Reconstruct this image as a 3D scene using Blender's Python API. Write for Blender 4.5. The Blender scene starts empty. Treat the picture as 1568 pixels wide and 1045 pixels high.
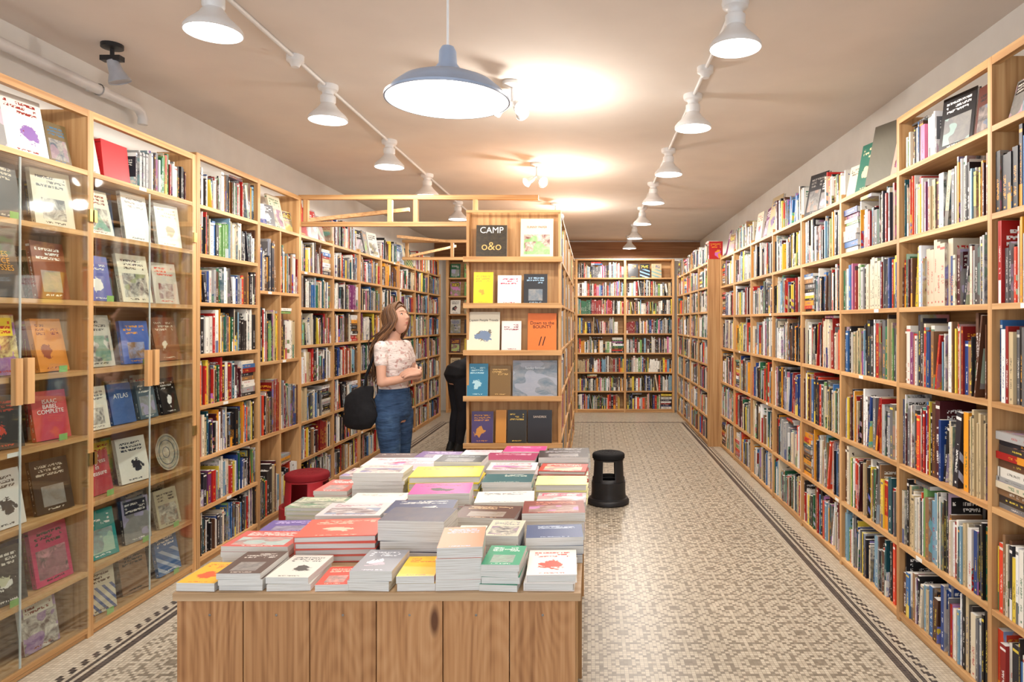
import bpy, math, random
from mathutils import Vector, Matrix, noise
R=random.Random(7)
scene=bpy.context.scene
V=Vector
CEIL=2.96; EYE=1.56; F=1045.0; VX=905.0; VY=492.0
# ---------------------------------------------------------------- node helpers
def add(nt,typ,ins=None,**pr):
    n=nt.nodes.new(typ)
    for k,v in pr.items(): setattr(n,k,v)
    for k,v in (ins or {}).items():
        s=n.inputs[k]
        if isinstance(v,bpy.types.NodeSocket): nt.links.new(v,s)
        else:
            if hasattr(s.default_value,'__len__') and len(s.default_value)==4 and hasattr(v,'__len__') and len(v)==3: v=(*v,1)
            s.default_value=v
    return n
def mth(nt,op,a,b=0.0,c=0.0):
    return add(nt,'ShaderNodeMath',{0:a,1:b,2:c},operation=op).outputs[0]
def mix(nt,f,a,b):
    return add(nt,'ShaderNodeMix',{0:f,6:a,7:b},data_type='RGBA').outputs[2]
def ramp(nt,f,stops):
    n=add(nt,'ShaderNodeValToRGB',{0:f}); e=n.color_ramp.elements
    while len(e)<len(stops): e.new(0.5)
    for i,(p,c) in enumerate(stops): e[i].position=p; e[i].color=(*c,1)
    return n.outputs[0]
def mat0(name,rough=.6,spec=.3):
    m=bpy.data.materials.new(name); m.use_nodes=True; nt=m.node_tree
    b=nt.nodes['Principled BSDF']; b.inputs['Roughness'].default_value=rough
    b.inputs['Specular IOR Level'].default_value=spec
    return m,nt,b
def plain(name,col,rough=.6,spec=.3,metal=0,var=.08,scale=20,bump=0):
    m,nt,b=mat0(name,rough,spec); b.inputs['Metallic'].default_value=metal
    tc=add(nt,'ShaderNodeTexCoord').outputs['Object']
    no=add(nt,'ShaderNodeTexNoise',{'Vector':tc,'Scale':scale,'Detail':4.0}).outputs[0]
    lo=tuple(c*(1-var) for c in col); hi=tuple(min(1,c*(1+var)) for c in col)
    nt.links.new(ramp(nt,no,[(.3,lo),(.7,hi)]),b.inputs['Base Color'])
    if bump:
        bp=add(nt,'ShaderNodeBump',{'Strength':bump,'Height':no,'Distance':.01})
        nt.links.new(bp.outputs[0],b.inputs['Normal'])
    return m
def emis(name,col,st):
    m,nt,b=mat0(name); b.inputs['Base Color'].default_value=(1,1,1,1)
    b.inputs['Emission Color'].default_value=(*col,1); b.inputs['Emission Strength'].default_value=st
    return m
def wood(name,axis,c1,c2,c3,knots=False,rough=.5):
    m,nt,b=mat0(name,rough,.3)
    tc=add(nt,'ShaderNodeTexCoord').outputs['Object']
    rn=add(nt,'ShaderNodeAttribute',attribute_name='rnd').outputs['Fac']
    off=add(nt,'ShaderNodeCombineXYZ',{0:mth(nt,'MULTIPLY',rn,13.),1:mth(nt,'MULTIPLY',rn,7.),2:mth(nt,'MULTIPLY',rn,29.)}).outputs[0]
    p=add(nt,'ShaderNodeVectorMath',{0:tc,1:off},operation='ADD').outputs[0]
    k_=75 if knots else 42
    sc=[k_,k_,k_]; sc[axis]=1.5 if knots else 1.3
    q=add(nt,'ShaderNodeVectorMath',{0:p,1:tuple(sc)},operation='MULTIPLY').outputs[0]
    n1=add(nt,'ShaderNodeTexNoise',{'Vector':q,'Scale':1.0,'Detail':6.0,'Distortion':.3}).outputs[0]
    if knots:
        ks=[8,8,8]; ks[axis]=2.6
        kq=add(nt,'ShaderNodeVectorMath',{0:p,1:tuple(ks)},operation='MULTIPLY').outputs[0]
        vd=add(nt,'ShaderNodeTexVoronoi',{'Vector':kq,'Scale':.75}).outputs['Distance']
        sm_=add(nt,'ShaderNodeTexNoise',{'Vector':kq,'Scale':.5,'Detail':1.}).outputs[0]
        ringd=mth(nt,'ADD',mth(nt,'MULTIPLY',vd,4.),mth(nt,'MULTIPLY',sm_,6.))
        rings=mth(nt,'SINE',mth(nt,'MULTIPLY',ringd,13.))
        n1=mth(nt,'ADD',mth(nt,'MULTIPLY',n1,.85),mth(nt,'ADD',mth(nt,'MULTIPLY',rings,.045),.07))
    col=ramp(nt,n1,[(.28,c1),(.5,c2),(.72,c3)])
    if knots:
        kn=add(nt,'ShaderNodeMapRange',{0:vd,1:.05,2:.11,3:1.,4:0.}).outputs[0]
        col=mix(nt,kn,col,(.13,.05,.02))
    br=add(nt,'ShaderNodeMapRange',{0:rn,1:0.,2:1.,3:.82,4:1.10}).outputs[0]
    hs=add(nt,'ShaderNodeHueSaturation',{'Value':br,'Color':col}).outputs[0]
    nt.links.new(hs,b.inputs['Base Color'])
    return m
PINE=[wood('pine_'+a,i,(.40,.195,.07),(.58,.325,.135),(.68,.42,.195)) for i,a in enumerate('xyz')]
DARKW=[wood('dark_pine_'+a,i,(.22,.09,.035),(.32,.15,.06),(.42,.2,.09)) for i,a in enumerate('xyz')]
FIR=wood('fir_plank',2,(.30,.13,.05),(.50,.245,.10),(.62,.34,.16),knots=True)
PLY=wood('plywood',0,(.42,.26,.13),(.55,.36,.2),(.64,.45,.27))

def uvnodes(nt):
    uv=add(nt,'ShaderNodeUVMap',uv_map='UVMap').outputs[0]
    s=add(nt,'ShaderNodeSeparateXYZ',{0:uv})
    rn=add(nt,'ShaderNodeAttribute',attribute_name='rnd').outputs['Fac']
    cA=add(nt,'ShaderNodeAttribute',attribute_name='cA').outputs['Color']
    cB=add(nt,'ShaderNodeAttribute',attribute_name='cB').outputs['Color']
    return s.outputs[0],s.outputs[1],rn,cA,cB
def rng(nt,x,a,b):
    return mth(nt,'MULTIPLY',mth(nt,'GREATER_THAN',x,a),mth(nt,'LESS_THAN',x,b))
def cells(nt,u,v,w,nu,nv):
    c=add(nt,'ShaderNodeCombineXYZ',{0:mth(nt,'FLOOR',mth(nt,'MULTIPLY',u,float(nu))),1:mth(nt,'FLOOR',mth(nt,'MULTIPLY',v,float(nv))),2:w}).outputs[0]
    return add(nt,'ShaderNodeTexWhiteNoise',{'Vector':c},noise_dimensions='3D').outputs['Value']
def fr(nt,rn,k): return mth(nt,'FRACT',mth(nt,'MULTIPLY',rn,float(k)))
def m_spine():
    m,nt,b=mat0('book_spine',.45,.35); u,v,rn,cA,cB=uvnodes(nt)
    w=mth(nt,'FLOOR',mth(nt,'MULTIPLY',rn,997.))
    top=mth(nt,'ADD',.45,mth(nt,'MULTIPLY',fr(nt,rn,3),.4))
    t=mth(nt,'GREATER_THAN',cells(nt,u,v,w,7,84),.45)
    gap=mth(nt,'GREATER_THAN',cells(nt,0.5,v,w,1,14),.22)
    wd=mth(nt,'ADD',.12,mth(nt,'MULTIPLY',fr(nt,rn,23),.14))
    um=mth(nt,'LESS_THAN',mth(nt,'ABSOLUTE',mth(nt,'SUBTRACT',u,.5)),wd)
    t=mth(nt,'MULTIPLY',mth(nt,'MULTIPLY',t,gap),mth(nt,'MULTIPLY',um,mth(nt,'MULTIPLY',mth(nt,'GREATER_THAN',v,.2),mth(nt,'LESS_THAN',v,top))))
    lg=mth(nt,'MULTIPLY',rng(nt,u,.36,.64),rng(nt,v,.05,.08))
    bd=mth(nt,'MULTIPLY',rng(nt,v,.9,.94),mth(nt,'GREATER_THAN',fr(nt,rn,17),.7))
    hf=mth(nt,'MULTIPLY',mth(nt,'LESS_THAN',v,.28),mth(nt,'GREATER_THAN',fr(nt,rn,29),.88))
    f=mth(nt,'MAXIMUM',mth(nt,'MAXIMUM',mth(nt,'MULTIPLY',t,.85),lg),mth(nt,'MAXIMUM',bd,hf))
    nt.links.new(mix(nt,mth(nt,'MULTIPLY',f,.85),cA,cB),b.inputs['Base Color']); return m
def m_cover(name='book_cover',title=True,simple=False):
    m,nt,b=mat0(name,.35,.4); u,v,rn,cA,cB=uvnodes(nt)
    w=mth(nt,'FLOOR',mth(nt,'MULTIPLY',rn,997.))
    p=add(nt,'ShaderNodeCombineXYZ',{0:u,1:mth(nt,'MULTIPLY',v,1.4),2:w}).outputs[0]
    n1=add(nt,'ShaderNodeTexNoise',{'Vector':p,'Scale':3.5,'Detail':6.,'Roughness':.65,'Distortion':.8}).outputs[0]
    cC=add(nt,'ShaderNodeHueSaturation',{'Hue':fr(nt,rn,19),'Saturation':.85,'Value':1.0,'Color':mix(nt,.6,cB,(.45,.18,.13))}).outputs[0]
    rmp=ramp(nt,n1,[(.36,(0,0,0)),(.64,(1,1,1))])
    pic=mix(nt,rmp,mix(nt,.75,cB,(.05,.05,.06)),mix(nt,.35,cA,(.8,.78,.72)))
    hue=add(nt,'ShaderNodeTexNoise',{'Vector':p,'Scale':2.2,'Detail':1.}).outputs[0]
    if not simple: pic=mix(nt,mth(nt,'MULTIPLY',mth(nt,'GREATER_THAN',hue,.52),.7),pic,cC)
    cu=mth(nt,'SUBTRACT',u,mth(nt,'ADD',.35,mth(nt,'MULTIPLY',fr(nt,rn,31),.3))); cv=mth(nt,'MULTIPLY',mth(nt,'SUBTRACT',v,.38),1.4)
    rad=mth(nt,'SQRT',mth(nt,'ADD',mth(nt,'MULTIPLY',cu,cu),mth(nt,'MULTIPLY',cv,cv)))
    blob=mth(nt,'LESS_THAN',mth(nt,'ADD',rad,mth(nt,'MULTIPLY',n1,.7)),mth(nt,'ADD',.46,mth(nt,'MULTIPLY',fr(nt,rn,37),.14)))
    k=fr(nt,rn,7)
    if simple:
        isp=mth(nt,'LESS_THAN',k,.35); full=mth(nt,'MULTIPLY',isp,0.)
        reg=mth(nt,'MULTIPLY',rng(nt,u,.2,.8),rng(nt,v,.12,.5))
        col=mix(nt,mth(nt,'MULTIPLY',reg,isp),cA,pic)
        col=mix(nt,mth(nt,'MULTIPLY',rng(nt,k,.35,.7),blob),col,cB)
    else:
        stripe=mth(nt,'GREATER_THAN',mth(nt,'FRACT',mth(nt,'ADD',mth(nt,'MULTIPLY',u,mth(nt,'FLOOR',mth(nt,'MULTIPLY',fr(nt,rn,41),5.))),mth(nt,'MULTIPLY',v,4.))),.6)
        stripe=mth(nt,'MULTIPLY',stripe,mth(nt,'LESS_THAN',v,.6))
        halfb=mth(nt,'LESS_THAN',v,mth(nt,'ADD',.25,mth(nt,'MULTIPLY',fr(nt,rn,43),.3)))
        isp=mth(nt,'LESS_THAN',k,.58)
        full=mth(nt,'GREATER_THAN',fr(nt,rn,11),.55)
        reg=mth(nt,'MAXIMUM',mth(nt,'MULTIPLY',rng(nt,u,.1,.9),rng(nt,v,.1,.6)),full)
        col=mix(nt,mth(nt,'MULTIPLY',reg,isp),cA,pic)
        col=mix(nt,mth(nt,'MULTIPLY',rng(nt,k,.58,.72),blob),col,mix(nt,mth(nt,'GREATER_THAN',hue,.5),cB,cC))
        col=mix(nt,mth(nt,'MULTIPLY',rng(nt,k,.72,.77),stripe),col,cC)
        col=mix(nt,mth(nt,'MULTIPLY',rng(nt,k,.77,.87),halfb),col,mix(nt,mth(nt,'GREATER_THAN',n1,.52),cC,cB))
    if title:
        row=mth(nt,'LESS_THAN',mth(nt,'FRACT',mth(nt,'MULTIPLY',v,13.)),.6)
        gap=mth(nt,'GREATER_THAN',cells(nt,u,v,w,5,13),.25)
        t=mth(nt,'MULTIPLY',mth(nt,'GREATER_THAN',cells(nt,u,v,w,34,52),.36),mth(nt,'MULTIPLY',row,gap))
        t=mth(nt,'MULTIPLY',t,mth(nt,'MULTIPLY',rng(nt,u,.12,.86),rng(nt,v,.69,.92)))
        t2=mth(nt,'MULTIPLY',mth(nt,'GREATER_THAN',cells(nt,u,v,w,40,60),.45),mth(nt,'MULTIPLY',rng(nt,u,.25,.75),rng(nt,v,.05,.08)))
        bar=mth(nt,'MULTIPLY',mth(nt,'MULTIPLY',rng(nt,v,.65,.95),rng(nt,u,.08,.92)),mth(nt,'MULTIPLY',full,isp))
        col=mix(nt,bar,col,cA)
        col=mix(nt,mth(nt,'MAXIMUM',t,t2),col,cB)
    nt.links.new(col,b.inputs['Base Color']); return m
def m_pages():
    m,nt,b=mat0('book_pages',.8,.1); u,v,rn,cA,cB=uvnodes(nt)
    w=add(nt,'ShaderNodeTexNoise',{'Vector':add(nt,'ShaderNodeCombineXYZ',{0:mth(nt,'MULTIPLY',u,30.),1:mth(nt,'MULTIPLY',v,1.),2:rn}).outputs[0],'Scale':1.,'Detail':3.}).outputs[0]
    nt.links.new(ramp(nt,w,[(.35,(.55,.52,.46)),(.6,(.76,.75,.71))]),b.inputs['Base Color']); return m
BM=[m_spine(),m_cover(),m_pages()]
def m_solid():
    m,nt,b=mat0('book_plain_cover',.4,.35); u,v,rn,cA,cB=uvnodes(nt)
    n=add(nt,'ShaderNodeTexNoise',{'Scale':30.}).outputs[0]
    nt.links.new(mix(nt,mth(nt,'MULTIPLY',n,.1),cA,cB),b.inputs['Base Color']); return m
BM.append(m_solid()); BM.append(m_cover('book_cover_art',False)); BM.append(m_cover('book_cover_simple',True,True))
# ---------------------------------------------------------------- mesh builder
class MB:
    def __init__(s): s.v=[];s.f=[];s.m=[];s.r=[]
    def raw(s,vs,fs,mi,r=None,xf=None):
        o=len(s.v); r=R.random() if r is None else r
        for p in vs:
            p=V(p); s.v.append(xf(p) if xf else p); s.r.append(r)
        for f in fs: s.f.append([o+i for i in f]); s.m.append(mi)
    def box(s,x0,x1,y0,y1,z0,z1,mi=None):
        if mi is None:
            d=[abs(x1-x0),abs(y1-y0),abs(z1-z0)]; mi=d.index(max(d))
        x0,x1=min(x0,x1),max(x0,x1); y0,y1=min(y0,y1),max(y0,y1)
        s.obox(V((x0,y0,z0)),V((x1-x0,0,0)),V((0,y1-y0,0)),V((0,0,z1-z0)),mi)
    def obox(s,o,a,b,c,mi=0):
        vs=[o,o+a,o+a+b,o+b,o+c,o+a+c,o+a+b+c,o+b+c]
        s.raw(vs,[(0,3,2,1),(4,5,6,7),(0,1,5,4),(1,2,6,5),(2,3,7,6),(3,0,4,7)],mi)
    def lathe(s,prof,c=(0,0,0),n=32,mi=0,cap=False,ax=None):
        c=V(c); vs=[];fs=[]
        q=V((0,0,1)).rotation_difference(V(ax)) if ax else None
        for r,z in prof:
            for i in range(n):
                a=2*math.pi*i/n; p=V((r*math.cos(a),r*math.sin(a),z))
                if q: p=q@p
                vs.append(c+p)
        for j in range(len(prof)-1):
            for i in range(n):
                k=(i+1)%n; fs.append((j*n+i,j*n+k,(j+1)*n+k,(j+1)*n+i))
        if cap: fs.append(tuple(range(n))[::-1]); fs.append(tuple((len(prof)-1)*n+i for i in range(n)))
        s.raw(vs,fs,mi)
    def tube(s,pts,rad,n=10,mi=0,xf=None,r=None,flat=1.0):
        pts=[V(p) for p in pts]; rad=[rad]*len(pts) if isinstance(rad,(int,float)) else rad
        vs=[];fs=[]; up=None
        for i,p in enumerate(pts):
            t=(pts[min(i+1,len(pts)-1)]-pts[max(i-1,0)]).normalized()
            if up is None:
                up=t.cross(V((0,0,1))); 
                if up.length<.1: up=t.cross(V((0,1,0)))
                up.normalize()
            up=(up-t*up.dot(t)).normalized(); sd=t.cross(up)
            for k in range(n):
                a=2*math.pi*k/n; vs.append(p+up*math.cos(a)*rad[i]+sd*math.sin(a)*rad[i]*flat)
        for j in range(len(pts)-1):
            for i in range(n):
                k=(i+1)%n; fs.append((j*n+i,j*n+k,(j+1)*n+k,(j+1)*n+i))
        fs.append(tuple(range(n))[::-1]); fs.append(tuple((len(pts)-1)*n+i for i in range(n)))
        s.raw(vs,fs,mi,r,xf)
    def ell(s,c,rx,ry,rz,n=20,mi=0,xf=None):
        vs=[];fs=[];m=n//2
        for j in range(m+1):
            th=math.pi*(j/m); 
            if j in(0,m): th=.03 if j==0 else math.pi-.03
            for i in range(n):
                a=2*math.pi*i/n; vs.append((c[0]+rx*math.sin(th)*math.cos(a),c[1]+ry*math.sin(th)*math.sin(a),c[2]-rz*math.cos(th)))
        for j in range(m):
            for i in range(n):
                k=(i+1)%n; fs.append((j*n+i,j*n+k,(j+1)*n+k,(j+1)*n+i))
        fs.append(tuple(range(n))[::-1]); fs.append(tuple(m*n+i for i in range(n)))
        s.raw(vs,fs,mi,None,xf)
    def loft(s,secs,n=28,mi=0,xf=None):
        vs=[];fs=[]
        for (z,cx,cy,rx,ry) in secs:
            for i in range(n):
                a=2*math.pi*i/n; vs.append((cx+rx*math.cos(a),cy+ry*math.sin(a),z))
        for j in range(len(secs)-1):
            for i in range(n):
                k=(i+1)%n; fs.append((j*n+i,j*n+k,(j+1)*n+k,(j+1)*n+i))
        fs.append(tuple(range(n))[::-1]); fs.append(tuple((len(secs)-1)*n+i for i in range(n)))
        s.raw(vs,fs,mi,None,xf)
    def build(s,name,mats,parent=None,smooth=False,bevel=0,loc=None,sharp=True):
        me=bpy.data.meshes.new(name); me.from_pydata([tuple(p) for p in s.v],[],s.f)
        for m in mats: me.materials.append(m)
        me.polygons.foreach_set('material_index',s.m)
        at=me.attributes.new('rnd','FLOAT','POINT'); at.data.foreach_set('value',s.r)
        if smooth: me.polygons.foreach_set('use_smooth',[True]*len(s.f))
        me.update(); ob=bpy.data.objects.new(name,me); scene.collection.objects.link(ob)
        if loc: ob.location=loc
        if parent: ob.parent=parent
        if bevel:
            b=ob.modifiers.new('bevel','BEVEL'); b.width=bevel; b.segments=2; b.limit_method='ANGLE'
        if smooth and sharp:
            try: me.set_sharp_from_angle(angle=math.radians(50))
            except Exception: pass
        return ob
class Books:
    def __init__(s): s.v=[];s.f=[];s.m=[];s.uv=[];s.a=[];s.b=[];s.r=[]
    def cub(s,o,T,D,H,mats,ca,cb,r):
        i=len(s.v)
        s.v+= [o,o+T,o+T+D,o+D,o+H,o+T+H,o+T+D+H,o+D+H]
        s.a+=[ca]*8; s.b+=[cb]*8; s.r+=[r]*8
        q=[((0,1,5,4),mats[0]),((0,3,7,4),mats[1]),((1,2,6,5),mats[1]),((3,2,6,7),mats[2]),((4,5,6,7),mats[2]),((0,1,2,3),mats[2])]
        for f,m in q:
            s.f.append(tuple(i+k for k in f)); s.m.append(m); s.uv+=[0,0,1,0,1,1,0,1]
    def add(s,o,T,D,H,ca,cb,hard=False,cov=1):
        o=V(o);r=R.random()
        if hard and T.length>.012:
            t=.0028/T.length; e=.004
            Dn=D.normalized()*e; Hn=H.normalized()*e
            s.cub(o,T*t,D,H,(3,cov,3),ca,cb,r); s.cub(o+T*(1-t),T*t,D,H,(3,cov,3),ca,cb,r)
            s.cub(o+T*t,T*(1-2*t),D.normalized()*.003,H,(0,3,3),ca,cb,r)
            s.cub(o+T*t+D.normalized()*.003+Hn,T*(1-2*t),D-Dn-D.normalized()*.003,H-2*Hn,(2,2,2),ca,cb,r)
        else: s.cub(o,T,D,H,(0,cov,2),ca,cb,r)
    def build(s,name,parent=None):
        me=bpy.data.meshes.new(name); me.from_pydata([tuple(p) for p in s.v],[],s.f)
        for m in BM: me.materials.append(m)
        me.polygons.foreach_set('material_index',s.m)
        uv=me.uv_layers.new(name='UVMap'); uv.data.foreach_set('uv',s.uv)
        for nm,dat in(('cA',s.a),('cB',s.b)):
            at=me.attributes.new(nm,'FLOAT_VECTOR','POINT'); at.data.foreach_set('vector',[c for t in dat for c in t])
        at=me.attributes.new('rnd','FLOAT','POINT'); at.data.foreach_set('value',s.r)
        me.update(); ob=bpy.data.objects.new(name,me); scene.collection.objects.link(ob)
        if parent: ob.parent=parent
        return ob
def hx(h):
    c=[int(h[i:i+2],16)/255 for i in(0,2,4)]
    return tuple((x/12.92 if x<.04045 else ((x+.055)/1.055)**2.4) for x in c)
PAL=[('e8e4da',17),('f4f2ee',12),('d9cdb4',9),('c4b08a',5),('1d1b1e',18),('2b2a33',10),('3a3230',7),('b3231f',8),('d9452b',5),('8a1f1c',4),('24407e',5),('3f6fa8',5),('7fa6bd',4),
('e39a2b',4),('ecd04a',5),('2e6b4a',4),('6f9a5a',2),('5b3b2a',6),('8e6a4a',6),('6f6f72',5),('a9a9a8',4),('7c3b6b',2),('d87aa0',1),('4c1d22',4),('1f4f57',3)]
PC=[hx(c) for c,_ in PAL]; PW=[w for _,w in PAL]
def lum(c): return .3*c[0]+.6*c[1]+.1*c[2]
def rc():
    a=R.choices(PC,PW)[0]; k=R.uniform(.75,1.05); a=tuple(min(.82,x*k) for x in a)
    if lum(a)>.3: b=R.choice([hx('1d1b1e'),hx('b3231f'),hx('24407e'),hx('333333'),hx('2e6b4a')])
    else: b=R.choice([hx('f4f2ee'),hx('ecd04a'),hx('e8e4da'),hx('e39a2b'),hx('f4f2ee')])
    return a,b
def fill_row(bk,start,dr,length,inw,hmax,depth=.17,full=.97,hmin=.64):
    dr=V(dr);inw=V(inw);s=V(start);x=0;Z=V((0,0,1)); end=length*(1 if R.random()<full else R.uniform(.85,.96))
    hs=0; placed=[]
    if length>.45 and R.random()<.10: hs=R.uniform(.19,.23); end=length-hs-.004
    g=0;gh=hmax*.8;gc=None
    while x<end-.008:
        if g<=0:
            g=R.randint(1,7); gh=R.uniform(hmin+.04,.98)*hmax; gt=R.choice([.008,.011,.014,.019,.028]); gc=rc() if R.random()<.12 else None
        g-=1
        t=min(max(.006,gt*R.uniform(.6,1.5)),.05); h=min(gh*R.uniform(.88,1.08),hmax*.985); h=max(h,.1)
        d=min(depth,R.uniform(.13,.19)); back=R.uniform(.002,.024)
        if x+t>end: t=end-x
        ca,cb=gc if gc else rc()
        if R.random()<.03 and x>.05:
            a=R.uniform(.07,.2); use=h*math.sin(a)+t*math.cos(a)
            if x+use+.002<end:
                H=(Z*math.cos(a)-dr*math.sin(a))*h; T=(dr*math.cos(a)+Z*math.sin(a))*t
                if H.z+T.z<hmax: 
                    bk.add(s+dr*(x+h*math.sin(a))+inw*back,T,inw*d,H,ca,cb); placed.append((x,x+use,hmax)); x+=use+.0006; continue
        bk.add(s+dr*x+inw*back,dr*t,inw*d,Z*h,ca,cb,hard=R.random()<.3); placed.append((x,x+t,h)); x+=t+.0005
    # books laid flat on top of the upright ones
    if length>.3:
        for _ in range(2):
            if R.random()<.45:
                w=R.uniform(.17,.21); x1=R.uniform(0,max(.01,end-w))
                seg=[q for q in placed if q[1]>x1 and q[0]<x1+w]
                if not seg: continue
                top=max(q[2] for q in seg)+.0008
                if hmax-top<.018: continue
                z=top; ca,cb=rc()
                while z+.014<hmax*.99:
                    t=min(R.uniform(.010,.026),hmax*.99-z); ca,cb=rc()
                    bk.add(s+dr*x1+inw*R.uniform(.004,.02)+Z*z,Z*(t-.0005),inw*.13,dr*w*R.uniform(.85,1),ca,cb); z+=t
                    if R.random()<.5: break
                placed.append((x1,x1+w,hmax))
    if hs:
        z=0
        while z<hmax*.8:
            t=R.uniform(.015,.04)
            if z+t>hmax*.95: break
            w=R.uniform(.85,1)*hs; ca,cb=rc()
            bk.add(s+dr*(length-hs+R.uniform(0,hs-w))+inw*R.uniform(.003,.02)+Z*z,Z*(t-.0005),inw*.15,dr*w,ca,cb,hard=R.random()<.3); z+=t
def faceout(bk,base,n,w,h,t=.02,tilt=.15,ca=None,cb=None,hard=False,cov=1):
    n=V(n).normalized();Z=V((0,0,1)); r=Z.cross(n); base=V(base)+Z*(t*math.sin(tilt)+.001)
    u=Z*math.cos(tilt)-n*math.sin(tilt); nn=n*math.cos(tilt)+Z*math.sin(tilt)
    if ca is None: ca,cb=rc()
    bk.add(base-r*w/2,nn*(-t),r*w,u*h,ca,cb,hard,cov)
    return base,r,u,nn
TXM={}
def tmat(hexc):
    if hexc not in TXM: TXM[hexc]=plain('print_ink_'+hexc,hx(hexc),.5,.3,var=.03)
    return TXM[hexc]
def text(fr_,s,size,vpos,hexc,parent,w,uoff=0):
    base,r,u,nn=fr_
    cu=bpy.data.curves.new('cover_title','FONT'); cu.body=s; cu.size=size; cu.align_x='CENTER'; cu.extrude=.0003; cu.space_line=.85
    cu.materials.append(tmat(hexc)); ob=bpy.data.objects.new('cover_title',cu); scene.collection.objects.link(ob)
    p=base+u*vpos+r*uoff+nn*.0018
    M=Matrix((( r.x,u.x,nn.x,p.x),(r.y,u.y,nn.y,p.y),(r.z,u.z,nn.z,p.z),(0,0,0,1)))
    ob.matrix_world=M; ob.parent=parent
    return ob
# ---------------------------------------------------------------- room
WL,WR,YB,YF=-2.73,1.90,11.92,-1.6
def floor_mat():
    m,nt,b=mat0('mosaic_tile_floor',.35,.4)
    tc=add(nt,'ShaderNodeTexCoord').outputs['Object']; s=add(nt,'ShaderNodeSeparateXYZ',{0:tc}); x,y=s.outputs[0],s.outputs[1]
    k=1/.0185
    X=mth(nt,'MULTIPLY',x,k);Y=mth(nt,'MULTIPLY',y,k); tx=mth(nt,'FLOOR',X);ty=mth(nt,'FLOOR',Y)
    P=16.
    a=mth(nt,'ABSOLUTE',mth(nt,'SUBTRACT',mth(nt,'FLOORED_MODULO',tx,P),P/2))
    c=mth(nt,'ABSOLUTE',mth(nt,'SUBTRACT',mth(nt,'FLOORED_MODULO',ty,P),P/2))
    mm=mth(nt,'ADD',a,c)
    d1=mth(nt,'LESS_THAN',mth(nt,'FLOORED_MODULO',mm,4.),.5)
    mx=mth(nt,'MAXIMUM',a,c); mn=mth(nt,'MINIMUM',a,c)
    d2=mth(nt,'MULTIPLY',mth(nt,'LESS_THAN',mth(nt,'ABSOLUTE',mth(nt,'SUBTRACT',mx,6.)),.5),mth(nt,'LESS_THAN',mn,5.))
    cut=mth(nt,'GREATER_THAN',mn,.5)
    d3=mth(nt,'LESS_THAN',mth(nt,'ADD',mx,0.),1.5)
    dk=mth(nt,'MAXIMUM',mth(nt,'MULTIPLY',mth(nt,'MAXIMUM',d1,d2),cut),d3)
    wn=add(nt,'ShaderNodeTexWhiteNoise',{'Vector':add(nt,'ShaderNodeCombineXYZ',{0:tx,1:ty}).outputs[0]},noise_dimensions='3D').outputs['Value']
    light=mix(nt,wn,(.44,.385,.295),(.58,.52,.41)); dark=mix(nt,wn,(.205,.175,.13),(.285,.245,.185))
    col=mix(nt,dk,light,dark)
    dd=mth(nt,'MAXIMUM',mth(nt,'MAXIMUM',mth(nt,'SUBTRACT',x,1.38),mth(nt,'SUBTRACT',-2.2,x)),mth(nt,'SUBTRACT',y,10.45))
    inb=mth(nt,'GREATER_THAN',dd,-.05)
    bl=mth(nt,'MAXIMUM',rng(nt,dd,0.,.038),rng(nt,dd,.055,.075))
    bl=mth(nt,'MAXIMUM',bl,mth(nt,'MULTIPLY',rng(nt,dd,.09,.13),mth(nt,'GREATER_THAN',mth(nt,'FRACT',mth(nt,'MULTIPLY',mth(nt,'ADD',tx,ty),.25)),.4)))
    bc=mix(nt,bl,light,mix(nt,wn,(.035,.03,.03),(.08,.065,.06)))
    col=mix(nt,inb,col,bc)
    gx=mth(nt,'LESS_THAN',mth(nt,'FRACT',X),.12); gy=mth(nt,'LESS_THAN',mth(nt,'FRACT',Y),.12)
    gr=mth(nt,'MAXIMUM',gx,gy)
    col=mix(nt,mth(nt,'MULTIPLY',gr,.75),col,(.21,.17,.125))
    big=add(nt,'ShaderNodeTexNoise',{'Vector':tc,'Scale':1.5,'Detail':3.}).outputs[0]
    hs=add(nt,'ShaderNodeHueSaturation',{'Value':add(nt,'ShaderNodeMapRange',{0:big,3:.88,4:1.1}).outputs[0],'Color':col}).outputs[0]
    nt.links.new(hs,b.inputs['Base Color']); return m
def simple(name,mat,*bx):
    m=MB(); 
    for q in bx: m.box(*q,0)
    return m.build(name,[mat])
WHITE=plain('cream_wall_paint',(.84,.82,.77),.8,.2,var=.03,scale=6,bump=.05)
CEILM=plain('ceiling_paint',(.80,.725,.65),.85,.2,var=.04,scale=2.5,bump=.08)
simple('floor',floor_mat(),(WL-.1,WR+.1,YF-.1,YB+.1,-.1,0))
simple('ceiling',CEILM,(WL-.1,WR+.1,YF-.1,YB+.1,CEIL,CEIL+.1))
simple('wall_left',WHITE,(WL-.1,WL,YF-.1,YB+.1,0,CEIL))
simple('wall_right',WHITE,(WR,WR+.1,YF-.1,YB+.1,0,CEIL))
simple('wall_back',WHITE,(WL,WR,YB,YB+.1,0,CEIL))
simple('wall_front',WHITE,(WL,WR,YF-.1,YF,0,.35),(WL,WR,YF-.1,YF,2.75,CEIL),(WL,WL+.2,YF-.1,YF,.35,2.75),(WR-.2,WR,YF-.1,YF,.35,2.75))
WP=plain('white_enamel',(.80,.80,.79),.35,.5,var=.02)
simple('window_1',WP,*[(x,x+.06,YF-.08,YF-.02,.35,2.75) for x in(WL+.2,-1.3,-.1,.95,WR-.26)],(WL+.2,WR-.2,YF-.08,YF-.02,.35,.41),(WL+.2,WR-.2,YF-.08,YF-.02,2.69,2.75))
m=MB(); m.box(WL,WR,YB-.03,YB,2.66,CEIL-.02); m.build('trim_1',DARKW)
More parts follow.
